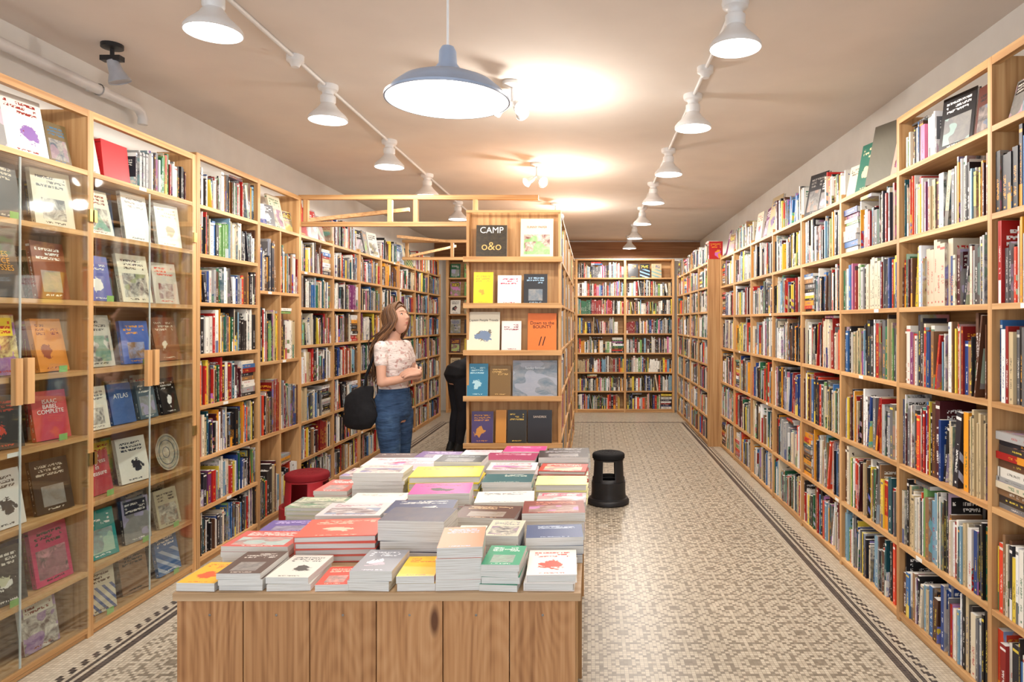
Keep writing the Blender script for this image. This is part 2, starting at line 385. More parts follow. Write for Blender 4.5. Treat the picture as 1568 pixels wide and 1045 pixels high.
# ---------------------------------------------------------------- wall bookcases
ZL=[.06,.37,.69,1.02,1.35,1.68,1.99,2.30]
ZR=[.05,.41,.82,1.24,1.63,1.99,2.34]
LABEL=plain('paper_label',(.8,.8,.76),.7,.2,var=.02)
def wall_case(name,side,xf,depth,ys,zfun,railed,hasbooks,top=2.62,post=.04):
    m=MB(); xa,xb=side*xf,side*(xf+depth)
    zt=zfun(0)[-1]
    for i,y in enumerate(ys):
        hi=top if (railed(min(i,len(ys)-2)) or railed(max(i-1,0))) else zt+.03
        m.box(xa,xb,y-post/2,y+post/2,0,hi)
    for i in range(len(ys)-1):
        y0,y1=ys[i]+post/2,ys[i+1]-post/2
        for z in zfun(i): m.box(xa,xb,y0,y1,z-.024,z,1)
        m.box(xa+side*.01,xb,y0,y1,.002,zfun(i)[0]-.024,1)
        m.box(xb-side*.012,xb,y0,y1,zfun(i)[0],zfun(i)[-1]-.024,1)
        if railed(i): m.box(xa,xa+side*.03,y0,y1,top-.035,top,1)
        for z in zfun(i)[1:]:
            if R.random()<.25:
                yy=R.uniform(y0,y1-.1); m.box(xa-side*.0015,xa,yy,yy+.06,z-.022,z-.003,3)
    return m.build(name,PINE+[LABEL],bevel=.002)
def fill_case(bk,side,xf,ys,zfun,bays,tophm=.27,hmin=.64,post=.04,skiptop=()):
    for i in bays:
        zs=zfun(i); y0=ys[i]+post/2+.002; L=ys[i+1]-ys[i]-post-.004
        for j,z in enumerate(zs):
            hm=(zs[j+1]-z-.03) if j<len(zs)-1 else tophm
            if j==len(zs)-1 and i in skiptop: continue
            fill_row(bk,(side*(xf+.008),y0,z+.0006),(0,1,0),L,(side,0,0),min(hm,.37),hmin=hmin)
def topface(bk,side,xf,y0,y1,z,big=1.0):
    y=y0+.02
    while y<y1-.12:
        w=R.uniform(.14,.24)*big; 
        if y+w>y1: w=y1-y-.01
        if w<.1: break
        faceout(bk,(side*(xf+.03+R.uniform(0,.03)),y+w/2,z),(-side,R.uniform(-.3,.15),0),w,min(.36,w*R.uniform(1.2,1.4)),.02,R.uniform(.12,.26),hard=True)
        y+=w+R.uniform(.005,.03)
XL=2.47
YG=[1.67,2.52,3.37,4.25]
ZG=[.05,.33,.66,1.0,1.32,1.66,2.0,2.3]
gc=wall_case('glass_door_bookcase',-1,XL,.25,YG,lambda i:ZG,lambda i:True,None,top=2.6)
YLn=[4.295,5.08,5.80,6.55,7.3,8.05,8.8,9.6,10.4,11.2]
def zfl(i): return [.06,.69,1.25,1.79,2.30] if i==1 else ZL
wall_case('bookcase',-1,XL,.25,YLn,zfl,lambda i:i<2,None)
bk=Books()
fill_case(bk,-1,XL,YLn,zfl,[0,2,3,4,5,6,7,8],skiptop=(2,4,6))
m=MB(); y0,y1=YLn[1]+.02,YLn[2]-.02; ym=(y0+y1)/2
zz=zfl(1)
for j in range(4):
    m.box(-XL-.003,-XL-.237,ym-.01,ym+.01,zz[j]+.001,zz[j+1]-.025)
m.build('shelf_divider',PINE,bevel=.002)
for j in range(4):
    for (a,b_) in((y0+.002,ym-.012),(ym+.012,y1-.002)):
        h=(zz[j+1]-zz[j]-.03)
        fill_row(bk,(-XL-.008,a,zz[j]+.0006),(0,1,0),b_-a,(-1,0,0),min(h,.42),hmin=.62)
topface(bk,-1,XL,y0,y1,2.30,.9)
for i in(2,4,6): topface(bk,-1,XL,YLn[i]+.02,YLn[i+1]-.02,2.30,1.1)
bk.build('shelved_books')
bk=Books(); n=(1,0,0)
fill_case(bk,-1,XL,YG,lambda i:ZG,[0],skiptop=())
G2={2.0:['e9e4d3,8a3b2a','f2f0ea,888888','f5f3ee,c9b9a0'],1.66:['5b62a8,e8e4da','ddd5bd,4a3a30','c9bfae,d9452b'],1.32:['b9b4a6,444444','3d62b0,e39a2b','8e5a3a,d9cdb4'],
1.0:['e4ddcc,777777','24508e,f4f2ee','55656f,e8e4da','1d1b1e,f4f2ee'],.66:['b01e2e,f4f2ee','ece7da,2b2a33','PLATE'],.33:['1f8f8a,f4f2ee','2b2a33,e8e4da','b9ad8f,3a2a20'],.05:['d9cdb4,5a3a2a','8e6a4a,1d1b1e','3f6fa8,f4f2ee']}
G1={2.0:['e9e4d3,d9452b','3a3230,c9b9a0','d7ccb4,333333'],1.66:['dcd6c6,24407e','26211f,e39a2b','8b4a30,e8e4da'],1.32:['6b7a86,e8e4da','e8d33a,b3231f','d98a3a,8e3a2a'],
1.0:['ddd9cf,333333','2a2826,c9452b','c22531,f4f2ee'],.66:['5a5148,e8e4da','e4e1da,555555','2a2622,d9cdb4'],.33:['d98a1a,222222','3d3a3a,e8e4da','c22560,222222'],.05:['6f6f72,e8e4da','e4ddcc,8a3b2a']}
tx=[]
for bay,(ya,yb) in((G1,(2.54,3.35)),(G2,(3.39,4.23))):
    for z,l in bay.items():
        for k,c in enumerate(l):
            yc=ya+(yb-ya)*(k+.5)/len(l)
            if c=='PLATE': plate_y=yc; continue
            a,b_=[hx(q) for q in c.split(',')]; w=R.uniform(.17,.21) if len(l)<4 else .16
            h=w*R.uniform(1.25,1.4)
            if z in(.66,.05): h=min(h,.25)
            h=min(h,.27)
            tt={'b01e2e,f4f2ee':('No\nProgress\nin\nPleasure',.036,.19,'f4f2ee'),'c22531,f4f2ee':('ISAAC\nBABEL\nCOMPLETE',.028,.17,'f4f2ee'),'26211f,e39a2b':('JAMES\nJOYCE\nULYSSES',.036,.18,'e39a2b'),'24508e,f4f2ee':('ATLAS',.036,.14,'f4f2ee')}.get(c)
            f=faceout(bk,(-XL-.045-R.uniform(0,.02),yc,z),(1,R.uniform(-.25,.1),0),w,h,.022,R.uniform(.12,.22),a,b_,hard=True,cov=3 if tt else R.choice([1,5]))
            if tt: tx.append((f,)+tt+(w,))
            if R.random()<.3:
                bk.add(V((-XL-.012,yc-.03,z+.001)),V((.001,0,0)),V((0,.05,0)),V((0,0,.03)),hx('8fc06a'),hx('333333'),cov=3)
        for k in range(0,len(l)+1):
            yc=ya+(yb-ya)*k/len(l); w=R.uniform(.14,.18)
            yc=min(max(yc,ya+w/2+.005),yb-w/2-.005)
            if z==.66 and k>=2: continue
            faceout(bk,(-XL-.15,yc,z),(1,0,0),w,min(.26,w*R.uniform(1.35,1.55)),.02,.1+.001*k,hard=True)
for yc,w,h,c in((2.62,.2,.26,'1d1b1e,e8e4da'),(2.84,.2,.26,'26262a,f4f2ee'),(3.06,.21,.27,'d8d4cc,8a2a20'),(3.25,.12,.2,'6b5a3a,3a6a8a'),(3.44,.12,.2,'d8d0c0,b05a4a')):
    a,b_=[hx(q) for q in c.split(',')]; faceout(bk,(-XL-.05,yc,2.3),(1,-.1,0),w,h,.025,.2,a,b_,hard=True)
faceout(bk,(-XL-.04,3.62,2.3),(1,0,0),.2,.2,.04,.1,hx('c01f26'),hx('8a1015'),cov=3)
fill_row(bk,(-XL-.02,3.75,2.3006),(0,1,0),.47,(-1,0,0),.25)
gb=bk.build('display_books')
for f,s,sz,vp,c,w in tx: text(f,s,sz,vp,c,gb,w)
m=MB(); axp=V((math.cos(.2),0,math.sin(.2)))
cp=V((-XL-.085,plate_y,.66+.112))
m.lathe([(0,.004),(.055,.004),(.064,.008),(.085,.012),(.108,.016),(.11,.019),(.105,.019),(.085,.016),(.062,.012),(.055,.009),(0,.009)],cp,48,0,ax=axp)
for r in(.03,.07,.095): m.lathe([(r,.0165+.004*(r>.08)),(r,.0185+.003*(r>.08)),(r+.004,.0185+.003*(r>.08)),(r+.004,.0165+.004*(r>.08))],cp-axp*(.008 if r<.05 else .003),48,1,ax=axp)
m.build('decorative_plate',[plain('glazed_ceramic',(.45,.40,.30),.25,.5,var=.25,scale=30),plain('plate_glaze_dark',(.12,.14,.16),.3,.5)],smooth=True)
def glassmat():
    m=bpy.data.materials.new('clear_glass'); m.use_nodes=True; nt=m.node_tree; nt.nodes.clear()
    o=nt.nodes.new('ShaderNodeOutputMaterial'); t=add(nt,'ShaderNodeBsdfTransparent',{0:(.93,.96,.95)}); g=add(nt,'ShaderNodeBsdfGlossy',{'Color':(1,1,1),'Roughness':.03})
    fc=add(nt,'ShaderNodeLayerWeight',{0:.5}).outputs['Facing']
    f=mth(nt,'ADD',.08,mth(nt,'MULTIPLY',mth(nt,'POWER',fc,4.),.6))
    mx=add(nt,'ShaderNodeMixShader',{0:f,1:t.outputs[0],2:g.outputs[0]}); nt.links.new(mx.outputs[0],o.inputs[0]); return m
GLASS=glassmat(); BRASS=plain('brass',(.55,.36,.12),.35,.5,metal=.9); EDGE=plain('glass_edge',(.62,.67,.63),.2,.5)
m=MB(); 
for ya,yb in((1.69,2.50),(2.54,3.35),(3.39,4.23)):
    yc=(ya+yb)/2
    for p,q in((ya+.003,yc-.003),(yc+.003,yb-.003)):
        m.box(-XL+.004,-XL+.009,p,q,.06,2.27,3)
    for e in(yc-.003,yc+.0015): m.box(-XL+.0035,-XL+.0095,e,e+.0015,.06,2.27,4)
    for e in(-.05,.012): m.box(-XL+.0095,-XL+.03,yc+e,yc+e+.038,1.20,1.40,2)
    for e,z in((ya-.02,.85),(ya-.02,2.05),(yb+.0,.85),(yb,2.05)): m.box(-XL+.001,-XL+.012,e,e+.03,z,z+.06,5)
m.build('glass_doors',PINE+[GLASS,EDGE,BRASS],parent=gc)
# right wall
XR=1.60
YR=[.30,1.10,1.92,2.74,3.56,4.38,5.20,6.02,6.84,7.66,8.44]
wall_case('bookcase',1,XR,.28,YR,lambda i:ZR,lambda i:i<4,None,top=2.62,post=.03)
bk=Books(); fill_case(bk,1,XR,YR,lambda i:ZR,range(10),post=.03,hmin=.64,skiptop=(2,3,4,5,7,9))
for i in(2,3,4,5,7,9):
    if i==3:
        faceout(bk,(XR+.05,2.86,2.34),(-1,0,0),.17,.22,.03,.12,hx('5a2a20'),hx('1d1b1e'),hard=True)
        faceout(bk,(XR+.04,3.08,2.34),(-1,-.2,0),.21,.25,.02,.12,hx('1d1b1e'),hx('d8d8d8'),hard=True)
        fill_row(bk,(XR+.02,3.21,2.3406),(0,1,0),.32,(1,0,0),.24)
    elif i==4:
        faceout(bk,(XR+.04,3.66,2.34),(-1,-.1,0),.14,.2,.02,.2,hx('c8a090'),hx('6a3030'),hard=True)
        faceout(bk,(XR+.04,3.86,2.34),(-1,-.35,0),.26,.36,.03,.22,hx('6a665a'),hx('a8a494'),hard=True,cov=3)
        faceout(bk,(XR+.04,4.10,2.34),(-1,-.2,0),.2,.30,.02,.2,hx('2e6b5a'),hx('d9c9a0'),hard=True,cov=5); faceout(bk,(XR+.04,4.29,2.34),(-1,-.2,0),.14,.2,.02,.2,hx('d8cdb4'),hx('4a3a30'),hard=True)
    elif i==5:
        faceout(bk,(XR+.04,5.05,2.34),(-1,-.3,0),.22,.32,.02,.2,hx('26262a'),hx('8a8681'),hard=True); faceout(bk,(XR+.05,4.86,2.34),(-1,-.3,0),.14,.24,.02,.2,hx('1d1b1e'),hx('d8d8d8'),hard=True)
        fill_row(bk,(XR+.02,YR[i]+.02,2.3406),(0,1,0),.36,(1,0,0),.26)
    else: topface(bk,1,XR,YR[i]+.02,YR[i+1]-.02,2.34,1.2)
bk.build('shelved_books')
YR2=[8.49,9.25,10.0,10.75,11.5]
wall_case('bookcase',1,1.45,.43,YR2,lambda i:ZL,lambda i:False,None,post=.04)
bk=Books(); fill_case(bk,1,1.45,YR2,lambda i:ZL,range(4)); bk.build('shelved_books')
m=MB(); XB=[-2.45,-1.95,-1.08,-.25,.58,1.40]; yb0=11.62
for x in XB: m.box(x-.02,x+.02,yb0,YB-.005,0,2.62)
for i in range(5):
    for z in ZL+[2.62]: m.box(XB[i]+.02,XB[i+1]-.02,yb0,YB-.02,z-.024,z,0)
    m.box(XB[i]+.02,XB[i+1]-.02,YB-.02,YB-.005,.06,2.6,0); m.box(XB[i]+.02,XB[i+1]-.02,yb0+.01,yb0+.03,.002,.036,0)
m.build('bookcase',PINE,bevel=.002)
bk=Books()
for i in range(1,5):
    for j,z in enumerate(ZL):
        if j==7 and i==4:
            for k in range(3): faceout(bk,(.72+.2*k,yb0+.04,z),(0,-1,0),.17,.24,.02,.15)
            continue
        fill_row(bk,(XB[i]+.023,yb0+.01,z+.0006),(1,0,0),XB[i+1]-XB[i]-.046,(0,1,0),.28 if j<7 else .27,full=.9)
for z in ZL[1:]:
    for k in range(2): faceout(bk,(-2.32+.24*k,yb0+.04,z),(0,-1,0),.17,.24,.02,.15)
bk.build('shelved_books')
# ---------------------------------------------------------------- centre island
ZI=[.06,.33,.635,.99,1.336,1.69,2.04]
m=MB(); ia,ib=-.95,-.23; y0,y1=5.31,9.4
m.box(-.60,-.58,y0,y1,0,2.40,1)
ys=[y0+.012+(y1-y0-.024)*k/5 for k in range(6)]
for y in ys: m.box(ia,-.6,y-.012,y+.012,0,2.40,2); m.box(-.58,ib,y-.012,y+.012,0,2.40,2)
for k in range(5):
    for z in ZI+[2.40]:
        m.box(ia,-.6,ys[k]+.012,ys[k+1]-.012,z-.02,z,1); m.box(-.58,ib,ys[k]+.012,ys[k+1]-.012,z-.02,z,1)
m.box(ia,ib,5.285,5.3,0,2.405,2)
for x in(ia,ib-.02): m.box(x,x+.02,5.20,5.285,0,2.405,2)
for z in ZI[1:]:
    m.box(ia-.012,ib+.012,5.13,5.20,z-.03,z-.006,0); m.box(ia+.02,ib-.02,5.20,5.285,z-.03,z-.006,0)
    m.box(ia-.012,ib+.012,5.125,5.135,z-.034,z+.006,0)
m.box(ia,ib,5.19,5.2,2.385,2.405,0)
m.build('display_bookshelf',PINE,bevel=.002)
bk=Books()
for k in range(5):
    for j,z in enumerate(ZI):
        h=(ZI+[2.40])[j+1]-z-.03; L=ys[k+1]-ys[k]-.028
        fill_row(bk,(ib-.008,ys[k]+.014,z+.0006),(0,1,0),L,(-1,0,0),h); fill_row(bk,(ia+.008,ys[k]+.014,z+.0006),(0,1,0),L,(1,0,0),h)
bk.build('shelved_books')
bk=Books(); ec=[]
E=[(2.04,729,776,52,'1a1a1a,d8b06a','CAMP'),(2.04,797,847,62,'e9dcc0,d9603a','FUNNY PAPER'),
(1.69,725,755,50,'f0cf1e,d9a030',''),(1.69,762,798,45,'f3efe9,c23a5a',''),(1.69,802,838,47,'26262a,9fc0d8',''),
(1.336,715,765,60,'e3dcc4,7a7466','Captain People Travels'),(1.336,768,798,46,'e6e2dc,8a3040',''),(1.336,808,852,58,'e8762a,2a1a14','Down to the\nBOUNTY'),
(.99,715,747,50,'2f7a9a,a9d0d8',''),(.99,750,782,47,'7a5a22,d0a860',''),(.99,785,853,55,'2a3a58,a8c8dc','Sunday Sentinel'),
(.635,722,755,48,'4a3a6a,c88a3a',''),(.635,759,775,50,'c98a3c,c98a3c','*'),(.635,777,806,50,'2a261f,d0b04a',''),(.635,808,845,50,'1f1a1c,b03a2a','SANDRIX')]
for z,xa,xb,hp,c,t in E:
    a,b_=[hx(q) for q in c.split(',')]; w=(xb-xa)/201; h=hp/201
    f=faceout(bk,((xa+xb)/2/201-905/201,5.19,z-.005),(0,-1,0),w,h,.016,.12,a,b_,cov=3 if (t=='*' or t=='CAMP' or 'BOUNTY' in t) else (4 if t else 5))
    if t and t!='*': ec.append((f,t,{'CAMP':.068,'Down to the\nBOUNTY':.035}.get(t,.024),h*(.76 if '\n' not in t else .7),{'1a1a1a':'f4f2ee','e9dcc0':'c2452b','e3dcc4':'333333','e8762a':'1d1410','2a3a58':'dfeaf2','1f1a1c':'f0e0d0'}[c[:6]],w))
    if t=='CAMP': ec.append((f,'o&o',.09,h*.25,'d8b06a',w))
    if 'BOUNTY' in t: ec.append((f,'//',.10,h*.14,'1d1410',w))
eb=bk.build('display_books')
for f,s,sz,vp,c,w in ec: text(f,s,sz,vp,c,eb,w)
def truss(y,xl,xr,xr2,verts,diag):
    m=MB(); 
    m.box(xl,xr,y-.02,y+.02,2.60,2.64,0); m.box(xl,xr2,y-.02,y+.02,2.37,2.41,0)
    for x in verts: m.box(x-.02,x+.02,y-.02,y+.02,2.41,2.60,2)
    for a,b_ in diag:
        a=V(a);b_=V(b_);d=b_-a; m.obox(a,d,V((0,.035,0)),V((0,0,.035)),0)
    m.build('wooden_truss',PINE,bevel=.002)
truss(5.85,-2.50,-.45,-.955,(-2.44,-1.72,-1.50,-.99),[((-2.42,5.875,2.415),(-1.72,6.45,2.60))])
truss(9.05,-2.50,-.55,-.955,(-2.44,-1.84,-.99),[((-2.42,8.5,2.60),(-1.9,9.02,2.60)),((-2.42,9.1,2.41),(-1.9,9.6,2.60))])
# ---------------------------------------------------------------- display table
TX0,TX1,TY0,TY1,TZ=-1.245,-.03,2.03,3.92,.75
m=MB(); m.box(TX0,TX1,TY0,TY1,TZ-.024,TZ,3)
n_=6; pw=(TX1-TX0-.02)/n_
for k in range(n_):
    m.box(TX0+.005+k*pw+.0015,TX0+.005+(k+1)*pw-.0015,TY0+.012,TY0+.034,0,TZ-.025,4)
    m.box(TX0+.005+k*pw+.0015,TX0+.005+(k+1)*pw-.0015,TY1-.034,TY1-.012,0,TZ-.025,4)
for z in(.05,.39): m.box(TX0+.03,TX1-.03,TY0+.036,TY1-.036,z-.022,z,1)
m.box(-.65,-.63,TY0+.036,TY1-.036,.05,.368,1); m.box(-.65,-.63,TY0+.036,TY1-.036,.392,TZ-.026,1)
for y in(TY0+.036,(TY0+TY1)/2,TY1-.056):
    for x in (TX0+.01,TX1-.04): m.box(x,x+.03,y,y+.02,0,TZ-.026,2)
for k in range(n_):
    for z in(.68,): m.lathe([(0.0,0),(.004,0),(.004,.002),(0,.002)],(TX0+.005+(k+.5)*pw,TY0+.012,z),8,5,ax=(0,-1,0))
m.build('book_display_table',PINE+[PLY,FIR,plain('steel_nail',(.3,.28,.26),.4,.5,metal=1)],bevel=.0015)
bk=Books()
for z,h in((.05,.30),(.39,.30)):
    for ya,yb in((TY0+.058,2.96),(3.0,TY1-.06)):
        fill_row(bk,(TX1-.034,ya,z+.0006),(0,1,0),yb-ya,(-1,0,0),h); fill_row(bk,(TX0+.034,ya,z+.0006),(0,1,0),yb-ya,(1,0,0),h)
bk.build('shelved_books')
rows=[(2.045,[(262,334,.025,'e8b23a,d9603a',.025,5),(331,402,.055,'5b4a45,cfc8c0',.018,5),(404,474,.04,'dcd8ce,4a4a46',.02,5),(477,531,.02,'d4442e,f0c8b0',.02,5),(533,602,.06,'8e8f96,e6e6ea',.03,1),(604,666,.045,'e3c030,d87a30',.0225,5),(660,733,.13,'e8805a,8ab0d0',.0325,5),(736,799,.08,'2f9a76,e8f0ea',.02,5),(802,884,.05,'e8e4dc,d84a3a',.025,5)]),
(2.285,[(325,444,.055,'c9605a,f0ece4',.018,1),(447,574,.09,'d86050,f0c0a8',.0225,5),(579,686,.14,'16214a,e8c050',.035,3),(690,737,.08,'d8d0c0,8a3a3a',.02,1),(740,798,.09,'cfc7b2,5a6a80',.03,1),(801,893,.085,'35507a,b8c8d8',.028,5)]),
(2.525,[(370,476,.03,'6a5a9a,c8b8e0',.03,5),(480,582,.09,'d0c6c6,a06878',.0225,1),(585,690,.10,'20305a,d8d8d0',.033,5),(694,793,.08,'50302a,d8b890',.02,5),(797,897,.10,'7a3530,d89078',.033,1)]),
(2.765,[(405,520,.055,'c8c8b0,3a8050',.018,1),(523,616,.07,'e4dcd4,b8a8a0',.023,5),(620,716,.11,'f03f94,2a1a20',.055,5),(722,816,.075,'dedad4,50505a',.025,5),(819,898,.075,'d4506a,f0e8e0',.019,1)]),
(3.005,[(480,535,.06,'c87068,f0f0f0',.02,5),(538,618,.14,'d4ccc2,b07890',.0175,1),(622,733,.125,'e8d040,4a4a3a',.031,5),(736,815,.10,'0f5a62,e8e8d8',.025,5),(818,900,.09,'e0dc98,7a8a50',.03,5)]),
(3.245,[(520,600,.07,'dccfca,c0506a',.018,1),(603,660,.10,'c0a4ae,f0f0f0',.02,5),(664,740,.14,'2f3238,98a0a8',.035,5),(743,822,.10,'dcd6d6,c03050',.02,1),(825,901,.095,'b03020,e8e0d0',.019,1)]),
(3.475,[(550,650,.07,'e4d8d8,d06080',.0175,1),(653,735,.09,'d8cec8,8a6a70',.0225,5),(738,820,.10,'982858,f0c0d0',.025,5),(823,902,.115,'232529,a0a0a8',.029,5)]),
(3.70,[(565,630,.06,'6a5a58,e0d8d0',.015,5),(633,700,.07,'6a4a8a,e0d0e8',.0175,5),(703,765,.08,'c0c0c4,d04060',.02,1),(768,835,.10,'e03a80,f0c0d0',.025,5),(838,904,.09,'26292d,c0c0c0',.03,5)])]
tb=Books()
for Y,l in rows:
    for xa,xb,h,c,t,cv in l:
        a,b_=[hx(q) for q in c.split(',')]
        X0=(xa-VX)*Y/F; X1=(xb-VX)*Y/F; X1=min(X1,-.004); X0=max(X0,TX0+.003)
        W_=X1-X0; z=TZ+.0008; n=max(1,round(h/t)); side=W_>.20
        D=min(.222,W_*1.42) if not side else min(.215,W_/1.38)
        jig=R.uniform(-.06,.06); hard=R.random()<.2
        cw=W_-.008
        for k in range(n):
            ang=jig+R.uniform(-.045,.045); ct,st=math.cos(ang),math.sin(ang)
            ax=V((ct,st,0)); ay=V((-st,ct,0)); c0=V((X0+W_/2+R.uniform(-.004,.004),Y+D/2+R.uniform(-.004,.004),z))-ax*cw/2-ay*D/2
            tb.add(c0+V((0,0,t-.0004)),V((0,0,-(t-.0004))),ax*cw,ay*D,a,b_,hard,cov=cv)
            z+=t
tb.build('book_stacks')
# ---------------------------------------------------------------- stools
def stool(name,col,loc,rt=.145,rb=.215,h=.43):
    mt=plain(name+'_plastic',col,.45,.4,var=.05); rub=plain(name+'_rubber',tuple(c*.5 for c in col),.8,.2)
    m=MB(); N=48
    prof=[(rb,.012),(rb,.05),(rb-.015,.055),(rb-.028,.16),(rt+.014,.22),(rt+.006,h-.06),(rt+.004,h-.045)]
    vs=[];fs=[]
    for r,z in prof:
        for i in range(N):
            a=2*math.pi*i/N; vs.append((r*math.cos(a),r*math.sin(a),z))
    for j in range(len(prof)-1):
        for i in range(N):
            if j==4 and ((i+3)%12)<6: continue
            k=(i+1)%N; fs.append((j*N+i,j*N+k,(j+1)*N+k,(j+1)*N+i))
    m.raw(vs,fs,0)
    m.lathe([(0,h),(rt*.9,h),(rt+.004,h-.006),(rt+.010,h-.016),(rt+.010,h-.04),(rt,h-.045),(0,h-.045)],n=N,mi=1)
    m.lathe([(rb-.06,.0),(rb,.0),(rb+.012,.008),(rb+.012,.03),(rb,.045),(rb-.02,.05),(rb-.02,.19),(rb-.06,.19),(rb-.065,.17)],n=N,mi=0)
    for k in range(3): m.lathe([(rt*(.3+.22*k),h),(rt*(.3+.22*k),h+.002),(rt*(.3+.22*k)+.008,h+.002),(rt*(.3+.22*k)+.008,h)],n=N,mi=1)
    ob=m.build(name,[mt,rub],smooth=True,loc=loc); s=ob.modifiers.new('s','SOLIDIFY'); s.thickness=.004
    return ob
stool('black_step_stool',(.018,.018,.02),(.15,5.86,.001),rt=.125,rb=.165,h=.43)
stool('red_step_stool',(.42,.02,.03),(-2.12,5.10,.001))
# ---------------------------------------------------------------- lamps
BULB=emis('bulb_glow',(1,.97,.93),9.0)
LC=(1,.935,.865)
def slight(name,loc,e,r,parent):
    l=bpy.data.lights.new(name,'SPOT'); l.energy=e; l.shadow_soft_size=r; l.color=LC; l.spot_size=math.radians(180); l.spot_blend=.12
    o=bpy.data.objects.new(name,l); scene.collection.objects.link(o); o.location=loc; o.parent=parent; return o
def plight(name,loc,e,r,parent):
    l=bpy.data.lights.new(name,'POINT'); l.energy=e; l.shadow_soft_size=r; l.color=LC
    o=bpy.data.objects.new(name,l); scene.collection.objects.link(o); o.location=loc; o.parent=parent; return o
lm=None
def ceil_lamp(x,y,e):
    global lm
    if lm is None:
        m=MB()
        m.lathe([(0,0),(.058,0),(.06,-.012),(.055,-.03),(.04,-.036),(.032,-.045),(.034,-.06),(.044,-.066),(.044,-.10),(.038,-.11)],mi=0)
        m.lathe([(.036,-.105),(.046,-.12),(.056,-.135),(.075,-.155),(.1,-.178),(.112,-.195),(.114,-.208),(.110,-.210),(.106,-.196),(.094,-.178),(.07,-.158),(.05,-.14),(.03,-.125)],mi=0)
        m.lathe([(.03,-.13),(.045,-.15),(.072,-.17),(.088,-.185),(.086,-.2),(.06,-.212),(.03,-.217),(0,-.218)],mi=1)
        ob=m.build('ceiling_lamp',[WP,BULB],smooth=True,loc=(x,y,CEIL)); lm=ob.data
    else:
        ob=bpy.data.objects.new('ceiling_lamp',lm); scene.collection.objects.link(ob); ob.location=(x,y,CEIL)
    slight('lamp_light',(0,0,-.24),e,.06,ob)
EN=62
RY=[2.98,4.22,5.55,6.9,8.4,9.86,11.2]; LY=[2.82,4.05,5.28,6.5,8.0,9.5]
for y in RY: ceil_lamp(.63,y,EN)
for y in LY: ceil_lamp(-1.56,y,EN*.85)
m=MB()
for x,l in((.63,RY),(-1.56,LY)):
    ys_=[.6]+l
    for a,b_ in zip(ys_[:-1],ys_[1:]): m.tube([(x,a+.062,CEIL-.012),(x,b_-.062,CEIL-.012)],.011,8,0)
    for yy in(l[0]+.78,): m.lathe([(0,0),(.045,0),(.045,-.03),(.03,-.04),(.02,-.06),(0,-.06)],(x,yy,CEIL),24,0)
m.build('ceiling_conduit',[WP],smooth=True)
BLUE=plain('blue_grey_enamel',(.34,.41,.54),.35,.5,var=.04)
m=MB()
m.lathe([(0,.165),(.02,.165),(.028,.15),(.030,.11),(.045,.09),(.05,.075),(.10,.066),(.15,.045),(.18,.02),(.195,.0),(.203,-.004),(.203,-.012),(.198,-.012)],n=64,mi=0)
m.lathe([(.198,-.012),(.176,.017),(.147,.040),(.10,.058),(.05,.066),(0,.068)],n=64,mi=1)
m.lathe([(0,.06),(.03,.055),(.036,.03),(.03,.012),(0,.002)],n=24,mi=2)
m.tube([(0,0,.163),(0,0,CEIL-2.295)],.004,8,3); m.lathe([(0,0),(.05,0),(.048,-.02),(.01,-.03),(0,-.03)],(0,0,CEIL-2.295),24,3)
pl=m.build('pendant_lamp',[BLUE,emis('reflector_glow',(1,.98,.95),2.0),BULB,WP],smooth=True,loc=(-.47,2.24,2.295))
slight('pendant_light',(0,0,-.03),22,.05,pl)
for x,y in((-.46,4.0),(-.48,6.06),(-.42,8.1)):
    m=MB()
    m.lathe([(0,0),(.06,0),(.06,-.02),(.02,-.03),(0,-.03)],n=24,mi=0); m.tube([(0,0,-.02),(0,0,-.12)],.01,8,0)
    for dx,dy,dz in((-.6,-.3,-.45),(.45,-.6,-.5),(.3,.6,-.3)):
        d=V((dx,dy,dz)).normalized(); a=V((0,0,-.11)); m.tube([a,a+d*.05],.008,8,0)
        m.lathe([(0,0),(.02,0),(.026,.02),(.028,.05),(.04,.075),(.043,.085)],a+d*.04,20,0,ax=d)
        m.lathe([(.042,.08),(.03,.095),(0,.10)],a+d*.04,20,1,ax=d)
    ob=m.build('ceiling_spotlight',[WP,BULB],smooth=True,loc=(x,y,CEIL)); plight('spot_light',(.2,.14,-.34),23,.04,ob)
m=MB(); px=-2.655; m.tube([(px,-1.5,2.81),(px,3.98,2.81),(px-.005,4.03,2.80),(px-.01,4.06,2.77),(px-.012,4.06,2.73)],.027,16,0)
for y in(.8,2.3,3.7): m.lathe([(.033,-.02),(.033,.02)],(px,y,2.81),16,0,ax=(0,1,0)); m.box(WL,px,y-.012,y+.012,2.805,2.815,0)
m.build('wall_pipe',[WP],smooth=True)
BLK=plain('black_metal',(.02,.02,.022),.4,.4); GREY=plain('grey_metal',(.42,.44,.48),.35,.5)
m=MB(); m.lathe([(0,0),(.05,0),(.05,-.02),(.015,-.025),(0,-.025)],n=20,mi=0); m.tube([(0,0,-.02),(0,0,-.07)],.01,8,0)
m.box(-.05,.05,-.02,.02,-.085,-.06,0); d=V((.25,.2,-1)).normalized()
m.lathe([(0,0),(.025,0),(.03,.03),(.034,.06),(.05,.10),(.052,.11)],(0,0,-.08),20,1,ax=d); m.lathe([(.05,.105),(0,.1)],(0,0,-.08),20,1,ax=d)
m.build('wall_spotlight',[BLK,GREY],smooth=True,loc=(-2.42,3.45,CEIL))
